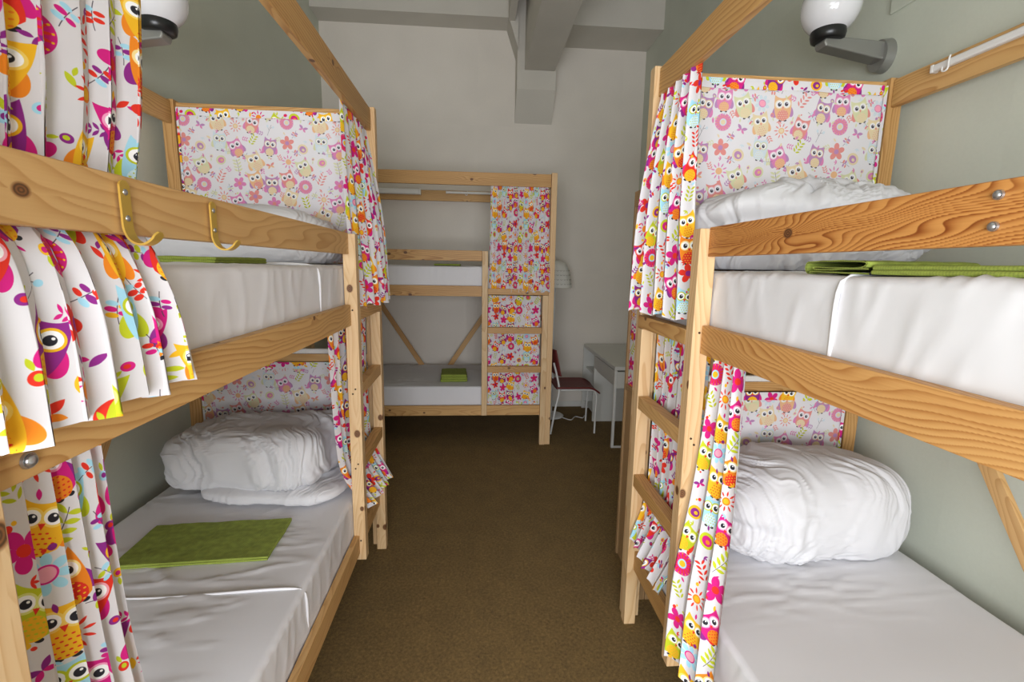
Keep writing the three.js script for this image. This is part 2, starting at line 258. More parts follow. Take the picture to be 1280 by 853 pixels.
// ------------------------------------------------------------------ bunk beds
// local axes of a bed: X along its length from the ladder end, Y up, Z (times s) from the aisle side to the wall side
function bunkBed(o) {
  const br = o.br ?? 0.009; const b = thing('bunk_bed', o.label, 'bunk bed', o.pos, o.turn, 'pine bunk beds with canopy rails'); const s = o.s, W = o.W, L = o.L ?? 1.98;
  const V = (v0, v1) => s > 0 ? [v0, v1] : [-v1, -v0];
  const add = (name, u0, u1, y0, y1, v0, v1, m, parent = b) => { const [a, c] = V(v0, v1); return part(name, board(u0, u1, y0, y1, a, c), m, parent); };
  const pale = () => pick(M.woodPale), honey = () => pick(M.woodHoney);
  // posts
  add('post', 0, 0.045, 0, 2.225, 0.008, 0.078, pale()); add('post', L - 0.045, L, 0, 2.225, 0.008, 0.078, pale());
  add('post', 0, 0.045, 0, 2.225, W - 0.055, W, honey()); add('post', L - 0.045, L, 0, 2.225, W - 0.055, W, honey());
  // long rails
  add('canopy_rail', 0.047, L - 0.047, 2.118, 2.216, 0.026, 0.050, honey());
  const cw = add('canopy_rail', 0.047, L - 0.047, 2.118, 2.216, W - 0.045, W - 0.022, honey()); cw.userData.label = 'rail on the wall side';
  add('guard_rail', o.s1 + 0.047, L - 0.047, 1.536, 1.618, 0.026, 0.052, o.guard ?? honey());
  add('side_board', o.s1 + 0.047, L - 0.047, 1.254, 1.338, 0.026, 0.052, o.side ?? honey());
  add('side_board', 0.092, L - 0.047, 0.256, 0.340, 0.026, 0.050, honey());
  add('side_board', 0.047, L - 0.047, 1.254, 1.338, W - 0.050, W - 0.026, honey()); add('side_board', 0.047, L - 0.047, 0.256, 0.340, W - 0.050, W - 0.026, honey());
  // cross rails at the ends
  for (const u of [0.006, L - 0.031]) {
    add('end_rail', u, u + 0.025, 2.150, 2.214, 0.080, W - 0.057, honey()); add('end_rail', u, u + 0.025, 1.254, 1.338, 0.077, W - 0.057, honey());
    add('end_rail', u, u + 0.025, 1.005, 1.046, 0.077, W - 0.057, honey()); add('end_rail', u, u + 0.025, 0.256, 0.340, 0.077, W - 0.057, honey());
  }
  // slats under both mattresses
  for (const y of [0.285, 1.283]) for (let k = 0; k < 12; k++) { const u = 0.12 + k * (L - 0.3) / 11; add('slat', u, u + 0.07, y, y + 0.016, 0.054, W - 0.052, M.woodPale[0]); }
  // diagonal braces on the wall side
  for (const [ua, ya, ub, yb] of [[0.39, 1.25, 0.99, 0.345], [1.67, 1.25, 1.09, 0.345]]) {
    const len = Math.hypot(ub - ua, yb - ya), g = board(-len / 2, len / 2, -0.024, 0.024, -0.009, 0.009); g.rotateZ(Math.atan2(yb - ya, ub - ua));
    g.translate((ua + ub) / 2, (ya + yb) / 2, s * (W - 0.062)); part('brace', g, honey(), b);
  }
  // ladder
  const ld = new THREE.Group(); ld.name = 'ladder'; b.add(ld);
  add('stile', 0.046, 0.092, 0, 1.27, 0, 0.048, pale(), ld); add('stile', o.s1, o.s1 + 0.046, o.sy, 1.615, 0, 0.050, pale(), ld);
  add('rung', 0.047, o.s1 - 0.001, 1.272, 1.320, 0, 0.046, honey(), ld);
  for (const y of [0.955, 0.63]) add('rung', 0.094, o.s1 - 0.001, y, y + 0.050, 0.002, 0.044, honey(), ld);
  for (const y of [1.30, 0.975, 0.65, 0.30]) for (const d of [0, 1]) {
    const h = new THREE.CylinderGeometry(0.0035, 0.0035, 0.003, 10).rotateZ(Math.PI / 2); h.translate(o.s1 + 0.0462, y + (d ? 0.016 : -0.004), s * (d ? 0.020 : 0.031)); part('screw_hole', h, M.hole, ld);
  }
  // bolts
  for (const [u, y] of o.bolts ?? []) {
    const g = mergeGeometries([new THREE.CylinderGeometry(br, br * 1.1, 0.003, 20), new THREE.SphereGeometry(br * 0.85, 18, 8, 0, Math.PI * 2, 0, Math.PI / 2).scale(1, 0.6, 1).translate(0, 0.002, 0)]);
    g.rotateX(-s * Math.PI / 2).translate(u, y, s * 0.024); part('bolt', g, M.steel, b);
  }
  b.updateMatrixWorld(true);
  return b;
}
const HP = Math.PI / 2;
bunkBed({ label: 'pine bunk bed along the left wall, with brass hooks on its guard rail', pos: [-0.476, 0, -2.42], turn: -HP, s: 1, W: 0.96, s1: 0.469, sy: 0.225, guard: M.woodHoney[2], side: M.woodHoney[0], bolts: [[1.885, 1.276], [1.862, 1.318]] });
bunkBed({ label: 'pine bunk bed along the right wall, with strongly grained orange guard rail', pos: [0.630, 0, -1.83], turn: -HP, s: -1, W: 0.975, s1: 0.469, sy: 0.20, guard: M.woodStrong[0], side: M.woodStrong[1], br: 0.006, bolts: [[1.265, 1.599], [1.265, 1.560]] });
bunkBed({ label: 'pine bunk bed standing crosswise against the white back wall', pos: [0.623, 0, -3.77], turn: Math.PI, s: 1, W: 1.03, s1: 0.538, sy: 0.262 });

// ------------------------------------------------------------------ mattresses
// box with rounded edges, finely divided, its faces creased by fn(x, y, z, nx, ny, nz) -> metres outwards
function softBox(w, h, d, r, nx, ny, nz, fn) {
  const g = new THREE.BoxGeometry(2, 2, 2, nx, ny, nz); const p = g.attributes.position, half = [w / 2, h / 2, d / 2], cnt = [nx, ny, nz];
  const remap = (v, k) => { const n = cnt[k], i = Math.round((v + 1) / 2 * n), e = Math.min(4, Math.floor(n / 3)); const H = half[k], rr = Math.min(r, H * 0.9); if (i <= e) return -H + rr * i / e; if (i >= n - e) return H - rr * (n - i) / e; return -H + rr + (2 * H - 2 * rr) * (i - e) / (n - 2 * e); };
  for (let i = 0; i < p.count; i++) {
    const q = [0, 1, 2].map(k => remap(p.getComponent(i, k), k)), inn = q.map((v, k) => clamp(v, -half[k] + Math.min(r, half[k] * 0.9), half[k] - Math.min(r, half[k] * 0.9)));
    let n = q.map((v, k) => v - inn[k]); const l = Math.hypot(...n) || 1; n = n.map(v => v / l);
    const disp = fn ? fn(inn[0], inn[1], inn[2], ...n) : 0;
    p.setXYZ(i, inn[0] + n[0] * (r + disp), inn[1] + n[1] * (r + disp), inn[2] + n[2] * (r + disp));
  }
  g.deleteAttribute('uv'); g.deleteAttribute('normal'); const m = mergeVertices(g, 1e-5); m.computeVertexNormals(); return m;
}
const ridge = v => 1 - Math.abs(clamp(v * 2, -1, 1));
function sheetCreases(seed, strength) {
  return (x, y, z, nx, ny, nz) => {
    const wx = x + 0.06 * N3(x * 3, z * 3, seed), wz = z + 0.05 * N3(x * 2.2, z * 2.2, seed + 3);
    const c = Math.pow(ridge(N3(wx * 3.2 + wz * 2.0, wz * 17, seed + 5)), 7) * smooth(-0.15, 0.35, N3(x * 2.1, z * 2.6, seed + 8));
    const side = Math.pow(ridge(N3(z * 11 + wx * 11, y * 4, seed + 2)), 5) * (1 - Math.abs(ny));
    return strength * (c * 0.006 * Math.max(0, ny) + side * 0.003 + 0.003 * N3(x * 4, z * 4, seed + 1));
  };
}
function mattress(label, x0, x1, y0, y1, z0, z1, seed, seam, seamAxis = 'z') {
  const w = x1 - x0, h = y1 - y0, d = z1 - z0;
  const g = softBox(w, h, d, 0.018, Math.max(24, Math.round(w * 90)), 14, Math.max(24, Math.round(d * 90)), sheetCreases(seed, 1)).translate(0, h / 2, 0);
  const t = thing('mattress', label, 'mattress', [(x0 + x1) / 2, y0, (z0 + z1) / 2], 0, 'white covered mattresses');
  part('sheet', g, M.cotton, t);
  if (seam != null) {
    const a = w / 2 - 0.001, c = d / 2 - 0.001, k = seam - (seamAxis === 'z' ? (z0 + z1) / 2 : (x0 + x1) / 2);
    const loop = seamAxis === 'z' ? [[-a, 0.02, k], [-a, h - 0.012, k + 0.01], [-a + 0.015, h - 0.002, k + 0.012], [0, h - 0.001, k + 0.02], [a - 0.015, h - 0.002, k], [a, h - 0.012, k], [a, 0.02, k - 0.012]] : [[k, 0.02, c], [k, h - 0.012, c], [k, h + 0.003, c - 0.015], [k, h + 0.003, -c + 0.015], [k, h - 0.01, -c]];
    part('seam', tube(loop, 0.0042, 60, 8), M.cotton, t);
  }
  return t;
}
mattress('upper mattress of the left bunk bed, white sheet', -1.382, -0.530, 1.303, 1.492, -2.345, -0.500, 1, -1.62);
mattress('lower mattress of the left bunk bed, under a green towel', -1.382, -0.532, 0.303, 0.498, -2.345, -0.500, 2, -1.36);
mattress('upper mattress of the right bunk bed, bright white sheet', 0.684, 1.548, 1.303, 1.494, -1.755, 0.080, 3, -0.85);
mattress('lower mattress of the right bunk bed, bare white sheet', 0.684, 1.548, 0.303, 0.498, -1.755, 0.080, 4, null);
mattress('upper mattress of the bunk bed by the back wall', -1.270, 0.550, 1.303, 1.492, -4.740, -3.846, 5, null);
mattress('lower mattress of the bunk bed by the back wall', -1.270, 0.550, 0.303, 0.492, -4.740, -3.846, 6, null);

// ------------------------------------------------------------------ duvets, pillows, towels
function plump(label, name, category, pos, turn, dims, seed, opt = {}) {
  const { wr = 1, dir = [1, 0.25], e = 0.55, sag = 0, fold = 0 } = opt; const NU = 300, NV = 170, tilt = opt.tilt ?? 0, [a, b, c] = dims; const P = [], idx = [];
  const sp = (v, k) => Math.sign(v) * Math.pow(Math.abs(v), k);
  for (let j = 0; j <= NV; j++) for (let i = 0; i <= NU; i++) {
    const th = i / NU * Math.PI * 2, ph = (j / NV - 0.5) * Math.PI;
    let x = sp(Math.cos(ph), e) * sp(Math.cos(th), e), z = sp(Math.cos(ph), e) * sp(Math.sin(th), e), y = sp(Math.sin(ph), e * 1.15);
    const l = Math.hypot(x, y, z), nx = x / l, ny = y / l, nz = z / l; const X = x * a, Y = y * b, Z = z * c;
    const along = X * dir[0] + Z * dir[1], across = -X * dir[1] + Z * dir[0] + Y * 0.55;
    const w1 = along + 0.08 * N3(X * 5, Y * 5, Z * 5 + seed) + 0.02 * N3(X * 15, Y * 15, Z * 15 + seed), w2 = across + 0.07 * N3(X * 4 + 9, Y * 4, Z * 4 + seed);
    const bil = v => Math.min(1, Math.abs(v) * 2.4), m1 = smooth(-0.3, 0.25, N3(X * 3.2, Y * 3, Z * 3.2 + seed + 4)), m2 = smooth(-0.25, 0.25, N3(X * 5 + 3, Y * 4, Z * 5 + seed + 6));
    let d = 0.009 * (bil(N3(w1 * 13, w2 * 3.4, seed)) - 0.5) * (0.3 + m1) + 0.0065 * (bil(N3(w1 * 27 + 5, w2 * 7, seed + 2)) - 0.5) * (0.3 + m2);
    d += 0.0075 * Math.pow(ridge(N3(w1 * 40, w2 * 5, seed + 9)), 3.5) * m1 + 0.004 * ridge(N3(w1 * 20 - w2 * 26, w2 * 16, seed + 12)) * m2;
    d += 0.030 * N3(X * 4, Y * 4, Z * 4 + seed * 2); d *= wr;
    if (fold) { const f = Y - fold * b - 0.04 * N3(X * 3, 0, Z * 3 + seed); d -= (opt.fd ?? 0.055) * Math.exp(-f * f / 0.0006) * smooth(0.15, 0.6, nz * opt.fz + nx * opt.fx); }
    let yy = Y * (1 - tilt * x) + ny * d + sag * b * (Math.cos(x * 1.6) - 1) ; yy = yy < -b * 0.8 ? -b * 0.8 + (yy + b * 0.8) * 0.06 : yy;
    P.push(X + nx * d, yy + b * 0.8 + 0.012, Z + nz * d);
  }
  for (let j = 0; j < NV; j++) for (let i = 0; i < NU; i++) { const k = j * (NU + 1) + i; idx.push(k, k + NU + 1, k + 1, k + 1, k + NU + 1, k + NU + 2); }
  let g = new THREE.BufferGeometry(); g.setAttribute('position', new THREE.Float32BufferAttribute(P, 3)); g.setIndex(idx); g = mergeVertices(g, 1e-4); g.computeVertexNormals();
  const m = shade(new THREE.Mesh(g, M.duvet)); m.name = numbered(name); m.position.set(...pos); m.rotation.set(0, turn, opt.roll ?? 0); scene.add(m); return tag(m, label, category);
}
plump('rolled plump white duvet on the lower right bunk', 'duvet', 'duvet', [1.19, 0.492, -1.545], 0.05, [0.345, 0.185, 0.19], 3, { wr: 0.9, dir: [1, -0.35], e: 0.62, fold: -0.1, fd: 0.03, fz: -0.3, fx: -1 });
plump('loose heap of white duvet on the upper right bunk', 'duvet', 'duvet', [1.09, 1.490, -1.50], -0.08, [0.38, 0.145, 0.24], 11, { tilt: 0.28, wr: 1.15, dir: [0.8, 0.6], e: 0.8, fold: 0.15, fz: 1, fx: -0.3 });
plump('folded white duvet piled at the head of the lower left bunk', 'duvet', 'duvet', [-0.965, 0.545, -2.09], -0.16, [0.35, 0.135, 0.215], 7, { wr: 1.0, dir: [0.72, -0.7], e: 0.5, roll: 0.07 });
plump('flat white pillow squashed under the duvet on the lower left bunk', 'pillow', 'pillow', [-0.865, 0.492, -2.05], -0.10, [0.31, 0.042, 0.21], 5, { wr: 0.45, e: 0.6 });
plump('rolled white duvet behind the hooked guard rail of the left bunk', 'duvet', 'duvet', [-0.97, 1.487, -2.10], 0.03, [0.37, 0.125, 0.21], 17, { wr: 0.8, dir: [1, -0.2], e: 0.6 });

function foldedTowel(label, pos, turn, w, d, layers, th, seed) {
  const t = thing('towel', label, 'towel', pos, turn, 'green towels laid on the beds');
  for (let k = 0; k < layers; k++) {
    const g = softBox(w - k * 0.006, th, d - k * 0.005, th * 0.48, 46, 6, 34, (x, y, z, nx, ny, nz) => 0.0025 * N3(x * 9, z * 9, seed + k) + 0.0015 * N3(x * 25, z * 25, seed + k));
    part('fold', metricUV(g).translate((k % 2 ? 0.003 : 0), th / 2 + k * th * 0.96 + 0.003, 0), M.towel, t);
  }
  return t;
}
M.towel.side = THREE.DoubleSide;
foldedTowel('green towel lying flat on the lower left bunk', [-0.955, 0.498, -1.615], 0.06, 0.49, 0.255, 2, 0.007, 3);
foldedTowel('green towel folded on the upper left bunk, behind the guard rail', [-0.80, 1.492, -1.42], 0.0, 0.26, 0.30, 2, 0.008, 5);
// towel with a rolled fold, on the upper right mattress
function rolledTowel(label, pos, turn, len, depth, h) {
  const t = thing('towel', label, 'towel', pos, turn, 'green towels laid on the beds');
  const prof = []; const n = 14, r = h / 2;                               // flattened spiral, seen from the end
  prof.push([depth, 0.002]); prof.push([r, 0.002]);
  for (let k = 0; k <= n; k++) { const a = -HP - k / n * Math.PI; prof.push([r + Math.cos(a) * r, r + Math.sin(a) * r]); }
  prof.push([0.13, h + 0.001], [0.16, h * 0.86], [0.155, h * 0.66], [0.06, h * 0.62], [0.022, h * 0.56], [0.03, h * 0.34], [0.12, h * 0.36], [depth, h * 0.36]);
  const cur = new THREE.CatmullRomCurve3(prof.map(p => new THREE.Vector3(p[0], p[1], 0)), false, 'centripetal'), NP = 160, NL = 30, P = [], I = [], UV = [], th = 0.0028;
  const line = cur.getSpacedPoints(NP);
  for (const side of [0, 1]) for (let i = 0; i <= NL; i++) for (let k = 0; k <= NP; k++) {
    const a = line[Math.max(0, k - 1)], b = line[Math.min(NP, k + 1)], tx = b.x - a.x, ty = b.y - a.y, l = Math.hypot(tx, ty) || 1; const o = side ? th : 0;
    const s = (i / NL - 0.5) * len * (1 - 0.03 * N3(k * 0.1, i * 0.1, 2)); P.push(line[k].x - ty / l * o + 0.003 * N3(i * 0.2, k * 0.05, 4), line[k].y + tx / l * o + 0.0012 * N3(i * 0.3, k * 0.1, 1) + 0.003, s); UV.push(k / NP * 0.5, i / NL * len);
  }
  const S = (NL + 1) * (NP + 1);
  for (const side of [0, 1]) for (let i = 0; i < NL; i++) for (let k = 0; k < NP; k++) { const q = side * S + i * (NP + 1) + k; side ? I.push(q, q + NP + 1, q + 1, q + 1, q + NP + 1, q + NP + 2) : I.push(q, q + 1, q + NP + 1, q + 1, q + NP + 2, q + NP + 1); }
  for (const i of [0, NL]) for (let k = 0; k < NP; k++) { const q = i * (NP + 1) + k; I.push(q, q + S, q + 1, q + 1, q + S, q + S + 1); }
  const g = new THREE.BufferGeometry(); g.setAttribute('position', new THREE.Float32BufferAttribute(P, 3)); g.setAttribute('uv', new THREE.Float32BufferAttribute(UV, 2)); g.setIndex(I); g.computeVertexNormals();
  part('cloth', g, M.towel, t); return t;
}
{
  const t = rolledTowel('green towel folded over itself on the upper right mattress edge', [0.81, 1.4935, -0.965], -HP, 0.22, 0.165, 0.021);
  for (const k of [0, 1]) part('fold', metricUV(softBox(0.42, 0.0085, 0.216 - k * 0.006, 0.004, 46, 6, 24, (x, y, z) => 0.0015 * N3(x * 9, z * 9, k + 31))).translate(0.375, 0.0065 + k * 0.008, 0), M.towel, t);
}
foldedTowel('green towel bundle on the lower bunk by the back wall', [-0.205, 0.492, -4.13], 0.05, 0.235, 0.27, 3, 0.022, 9);
foldedTowel('green towel on the upper bunk by the back wall', [-0.25, 1.492, -4.05], 0.0, 0.22, 0.22, 1, 0.016, 12);

// ------------------------------------------------------------------ curtains
// rows: from top to bottom { y, a: [x, z], b: [x, z], amp }; the cloth runs from a to b in pleats
function clothSheet(rows, n, opt = {}) {
  const NS = opt.ns ?? Math.max(60, n * 16), NT = opt.nt ?? 44, seed = opt.seed ?? 1, hem = opt.hem ?? 0.008;
  const key = k => new THREE.CatmullRomCurve3(rows.map(r => new THREE.Vector3(...k(r))), false, 'centripetal');
  const A = key(r => [r.a[0], r.y, r.a[1]]), B = key(r => [r.b[0], r.y, r.b[1]]), P = [], UV = [], I = [], grid = [];
  const ampAt = t => { const f = t * (rows.length - 1), i = Math.min(rows.length - 2, Math.floor(f)); return lerp(rows[i].amp, rows[i + 1].amp, f - i); };
  for (let j = 0; j <= NT; j++) {
    const t = j / NT, pa = A.getPoint(t), pb = B.getPoint(t), dx = pb.x - pa.x, dz = pb.z - pa.z, l = Math.hypot(dx, dz), nx = -dz / l, nz = dx / l, amp = ampAt(t); const row = [];
    for (let i = 0; i <= NS; i++) {
      const s = i / NS; const ph = s * n * Math.PI * 2 + 2.2 * N3(s * n * 0.45, seed, t * 0.3) + 1.0 * N3(s * n * 0.9, t * 0.5, seed + 2);
      const big = 0.75 + 0.6 * N3(s * n * 0.5, seed + 7, t * 0.9);
      const w = amp * big * (Math.sin(ph) + 0.22 * Math.sin(2 * ph + 0.8)); const tn = amp * 0.35 * Math.sin(2 * ph) * Math.min(1, l * 3);
      const y = lerp(pa.y, pb.y, s) + hem * smooth(0.75, 1, t) * Math.sin(ph * 0.5 + 1) + (opt.slant ?? 0) * (s - 0.5) * t;
      row.push([pa.x + dx * s + nx * w + dx / l * tn, y, pa.z + dz * s + nz * w + dz / l * tn]);
    }
    grid.push(row);
  }
  // width of the cloth: arc length averaged over the lower rows
  const arc = new Float32Array(NS + 1);
  for (let i = 1; i <= NS; i++) { let sum = 0; for (let j = 0; j <= NT; j++) { const p = grid[j][i], q = grid[j][i - 1]; sum += Math.hypot(p[0] - q[0], p[1] - q[1], p[2] - q[2]); } arc[i] = arc[i - 1] + sum / (NT + 1); }
  let down = 0; const y0 = grid[0][0][1], ou = opt.u0 ?? seed * 0.137, ov = opt.v0 ?? seed * 0.211;
  for (let j = 0; j <= NT; j++) {
    if (j) { const p = grid[j][NS >> 1], q = grid[j - 1][NS >> 1]; down += Math.hypot(p[0] - q[0], p[1] - q[1], p[2] - q[2]) * 0.5 + Math.abs(p[1] - q[1]) * 0.5; }
    for (let i = 0; i <= NS; i++) { P.push(...grid[j][i]); UV.push((opt.flip ? -1 : 1) * arc[i] + ou, ov - down); }
  }
  for (let j = 0; j < NT; j++) for (let i = 0; i < NS; i++) { const k = j * (NS + 1) + i; I.push(k, k + NS + 1, k + 1, k + 1, k + NS + 1, k + NS + 2); }
  const g = new THREE.BufferGeometry(); g.setAttribute('position', new THREE.Float32BufferAttribute(P, 3)); g.setAttribute('uv', new THREE.Float32BufferAttribute(UV, 2)); g.setIndex(I); g.computeVertexNormals(); return g;
}
function curtain(label, rows, n, opt) {
  const g = clothSheet(rows, n, opt), p = baseOf(g); const m = shade(new THREE.Mesh(g, M.print)); m.name = numbered('curtain'); m.position.copy(p); scene.add(m);
  return tag(m, label, 'curtain', 'owl print bed curtains');
}
curtain('owl print curtain hanging from the canopy rail at the left front, beside the hooks', [
  { y: 2.115, a: [-0.560, -0.505], b: [-0.560, -0.945], amp: 0.019 }, { y: 1.75, a: [-0.566, -0.505], b: [-0.566, -0.905], amp: 0.022 }, { y: 1.57, a: [-0.562, -0.505], b: [-0.562, -0.858], amp: 0.016 },
  { y: 1.505, a: [-0.512, -0.495], b: [-0.515, -0.820], amp: 0.013 }, { y: 1.42, a: [-0.480, -0.465], b: [-0.487, -0.812], amp: 0.018 }, { y: 1.308, a: [-0.462, -0.440], b: [-0.470, -0.805], amp: 0.022 }], 7, { seed: 2, nt: 80, hem: 0.006 });
curtain('owl print curtain below the side board at the left front, beside the lower bunk', [
  { y: 1.262, a: [-0.556, -0.495], b: [-0.560, -0.705], amp: 0.014 }, { y: 0.85, a: [-0.552, -0.495], b: [-0.558, -0.722], amp: 0.021 }, { y: 0.36, a: [-0.50, -0.49], b: [-0.50, -0.740], amp: 0.024 }], 6, { seed: 3 });
curtain('owl print curtain hanging beside the ladder of the left bunk, upper half', [
  { y: 2.13, a: [-0.530, -1.965], b: [-0.530, -2.360], amp: 0.010 }, { y: 1.72, a: [-0.518, -1.945], b: [-0.458, -2.385], amp: 0.015 }, { y: 1.318, a: [-0.497, -1.962], b: [-0.440, -2.445], amp: 0.018 }], 6, { seed: 4 });
curtain('owl print curtain behind the ladder rungs of the left bunk, lower half', [
  { y: 1.255, a: [-0.560, -1.80], b: [-0.560, -2.36], amp: 0.009 }, { y: 0.85, a: [-0.560, -1.845], b: [-0.558, -2.34], amp: 0.013 }, { y: 0.62, a: [-0.552, -1.90], b: [-0.535, -2.32], amp: 0.012 }, { y: 0.42, a: [-0.470, -1.985], b: [-0.435, -2.31], amp: 0.016 }], 7, { seed: 5, hem: 0.008 });
curtain('owl print curtain hanging beside the ladder of the right bunk, upper half', [
  { y: 2.125, a: [0.670, -1.475], b: [0.664, -1.772], amp: 0.010 }, { y: 1.74, a: [0.666, -1.455], b: [0.606, -1.79], amp: 0.014 }, { y: 1.34, a: [0.652, -1.385], b: [0.596, -1.80], amp: 0.018 }], 5, { seed: 6, flip: true });
curtain('owl print curtain between the ladder stiles of the right lower bunk', [
  { y: 1.252, a: [0.705, -1.345], b: [0.705, -1.77], amp: 0.010 }, { y: 0.80, a: [0.702, -1.37], b: [0.702, -1.75], amp: 0.013 }, { y: 0.58, a: [0.692, -1.38], b: [0.69, -1.74], amp: 0.012 }, { y: 0.41, a: [0.612, -1.385], b: [0.632, -1.71], amp: 0.014 }], 6, { seed: 8, flip: true, hem: 0.01, slant: 0.02 });
curtain('owl print curtain spilling over the lower rail in front of the right ladder', [
  { y: 1.262, a: [0.705, -1.150], b: [0.705, -1.315], amp: 0.012 }, { y: 0.85, a: [0.700, -1.125], b: [0.658, -1.298], amp: 0.014 }, { y: 0.56, a: [0.655, -1.060], b: [0.602, -1.265], amp: 0.013 }, { y: 0.345, a: [0.612, -0.990], b: [0.578, -1.225], amp: 0.015 }], 3, { seed: 9, flip: true, hem: 0.012 });
curtain('owl print curtain on the upper bunk by the back wall', [
  { y: 2.128, a: [0.105, -3.812], b: [0.572, -3.812], amp: 0.010 }, { y: 1.30, a: [0.100, -3.790], b: [0.585, -3.758], amp: 0.014 }], 15, { seed: 11 });
curtain('owl print curtain behind the ladder rungs of the bunk by the back wall', [
  { y: 1.262, a: [0.092, -3.829], b: [0.525, -3.829], amp: 0.007 }, { y: 0.345, a: [0.092, -3.829], b: [0.525, -3.829], amp: 0.007 }], 11, { seed: 12 });

// flat cloths at the bed heads: the paler reverse of the print faces the bed, its folded edges show the front
function headCloth(label, x0, x1, y0, y1, z, seed) {
  const mk = (a, b, c, d, dz, k) => clothSheet([{ y: d, a: [a, z + dz], b: [b, z + dz], amp: 0.0012 }, { y: (c + d) / 2, a: [a, z + dz], b: [b, z + dz], amp: 0.0025 }, { y: c, a: [a, z + dz], b: [b, z + dz], amp: 0.003 }], 4, { seed, ns: 70, nt: 20, hem: 0.002, u0: k, v0: k * 1.7 });
  const g = mk(x0, x1, y0, y1, 0, seed * 0.31), p = baseOf(g); const t = thing('head_cloth', label, 'cloth', [p.x, p.y, p.z], 0, 'owl print cloths at the bed heads');
  part('cloth', g, M.printBack, t);
  const top = mk(x0, x1, y1 - 0.034, y1 + 0.001, 0.004, seed * 0.5); top.translate(-p.x, -p.y, -p.z); part('top_hem', top, M.print, t);
  for (const [a, b] of [[x0, x0 + 0.010], [x1 - 0.014, x1]]) { const h = clothSheet([{ y: y1, a: [a, z + 0.005], b: [b, z + 0.005], amp: 0.0003 }, { y: y0, a: [a, z + 0.005], b: [b, z + 0.005], amp: 0.0003 }], 1, { seed, ns: 6, nt: 20, hem: 0 }); h.translate(-p.x, -p.y, -p.z); part('side_hem', h, M.print, t); }
}
headCloth('pale owl print cloth at the head of the right upper bunk', 0.715, 1.530, 1.505, 2.190, -1.776, 1);
headCloth('pale owl print cloth at the head of the right lower bunk', 0.715, 1.530, 0.510, 1.008, -1.776, 2);
headCloth('pale owl print cloth at the head of the left upper bunk', -1.365, -0.562, 1.505, 2.186, -2.366, 3);
headCloth('pale owl print cloth at the head of the left lower bunk', -1.365, -0.562, 0.510, 1.008, -2.366, 4);
headCloth('owl print cloth at the foot of the left lower bunk', -1.365, -0.562, 0.780, 1.245, -0.492, 5);

// ------------------------------------------------------------------ strip lamps fixed to the beds
function stripLamp(label, pos, turn, len, w, h, clipAt) {
  const t = thing('strip_lamp', label, 'lamp', pos, turn, 'white strip lamps on the beds');
  part('housing', new RoundedBoxGeometry(len, h, w, 2, Math.min(w, h) * 0.3), M.plastic, t);
  part('end_cap', new RoundedBoxGeometry(0.012, h * 1.08, w * 1.08, 2, 0.003).translate(-len / 2, 0, 0), M.plastic, t);
  part('end_cap', new RoundedBoxGeometry(0.012, h * 1.08, w * 1.08, 2, 0.003).translate(len / 2, 0, 0), M.plastic, t);
  if (clipAt != null) part('clip', tube([[clipAt, h * 0.75, w / 2 + 0.003], [clipAt, 0, w / 2 + 0.006], [clipAt, -h * 0.9, w / 2 + 0.006], [clipAt - 0.004, -h * 1.15, w / 2 + 0.008], [clipAt - 0.016, -h * 1.05, w / 2 + 0.008], [clipAt - 0.018, -h * 0.5, w / 2 + 0.008]], 0.0028, 30, 8), M.plastic, t);
  return t;
}
stripLamp('slim white strip lamp with a clip on the right wall-side rail', [1.548, 2.186, -1.31], -HP, 0.60, 0.022, 0.024, -0.235);
stripLamp('thick white strip lamp on the rail by the back wall', [-0.755, 2.192, -4.72], 0, 0.41, 0.05, 0.052);
stripLamp('thin white strip lamp on the rail by the back wall, partly behind the curtain', [-0.02, 2.196, -4.735], 0, 0.56, 0.022, 0.022, -0.08);
stripLamp('white strip lamp above the head cloth of the right lower bunk', [1.08, 1.062, -1.795], 0, 0.46, 0.022, 0.026);
stripLamp('white strip lamp above the head cloth of the left lower bunk', [-0.86, 1.062, -2.385], 0, 0.50, 0.022, 0.026);

// ------------------------------------------------------------------ brass hooks on the left guard rail
function coatHook(label, z) {
  const t = thing('coat_hook', label, 'hook', [-0.4995, 1.536, z], 0, 'brass hooks on the guard rail');
  const prof = [[0.003, 0.074], [0.003, 0.03], [0.004, 0.004], [0.012, -0.010], [0.026, -0.014], [0.040, -0.006], [0.046, 0.004]];
  const cur = new THREE.CatmullRomCurve3(prof.map(p => new THREE.Vector3(p[0], p[1], 0)), false, 'centripetal'), N = 40, P = [], I = [], line = cur.getSpacedPoints(N);
  for (let k = 0; k <= N; k++) {
    const a = line[Math.max(0, k - 1)], b = line[Math.min(N, k + 1)], tx = b.x - a.x, ty = b.y - a.y, l = Math.hypot(tx, ty), nx = -ty / l * 0.0015, ny = tx / l * 0.0015;
    const hw = 0.0095 * Math.min(1, Math.sqrt(Math.min(k, N - k) / 2 + 0.15));
    for (const [s, q] of [[1, -hw], [1, hw], [-1, hw], [-1, -hw]]) P.push(line[k].x + nx * s, line[k].y + ny * s, q);
  }
  for (let k = 0; k < N; k++) for (let e = 0; e < 4; e++) { const a = k * 4 + e, b = k * 4 + (e + 1) % 4; I.push(a, b, a + 4, b, b + 4, a + 4); }
  I.push(0, 2, 1, 0, 3, 2, N * 4, N * 4 + 1, N * 4 + 2, N * 4, N * 4 + 2, N * 4 + 3);
  let g = new THREE.BufferGeometry(); g.setAttribute('position', new THREE.Float32BufferAttribute(P, 3)); g.setIndex(I); g = g.toNonIndexed(); g.computeVertexNormals(); part('strap', g, M.brass, t);
  for (const y of [0.058, 0.022]) part('screw', new THREE.SphereGeometry(0.0045, 14, 8, 0, Math.PI * 2, 0, HP).scale(1, 0.5, 1).rotateZ(-HP).translate(0.0045, y, 0), M.steel, t);
}
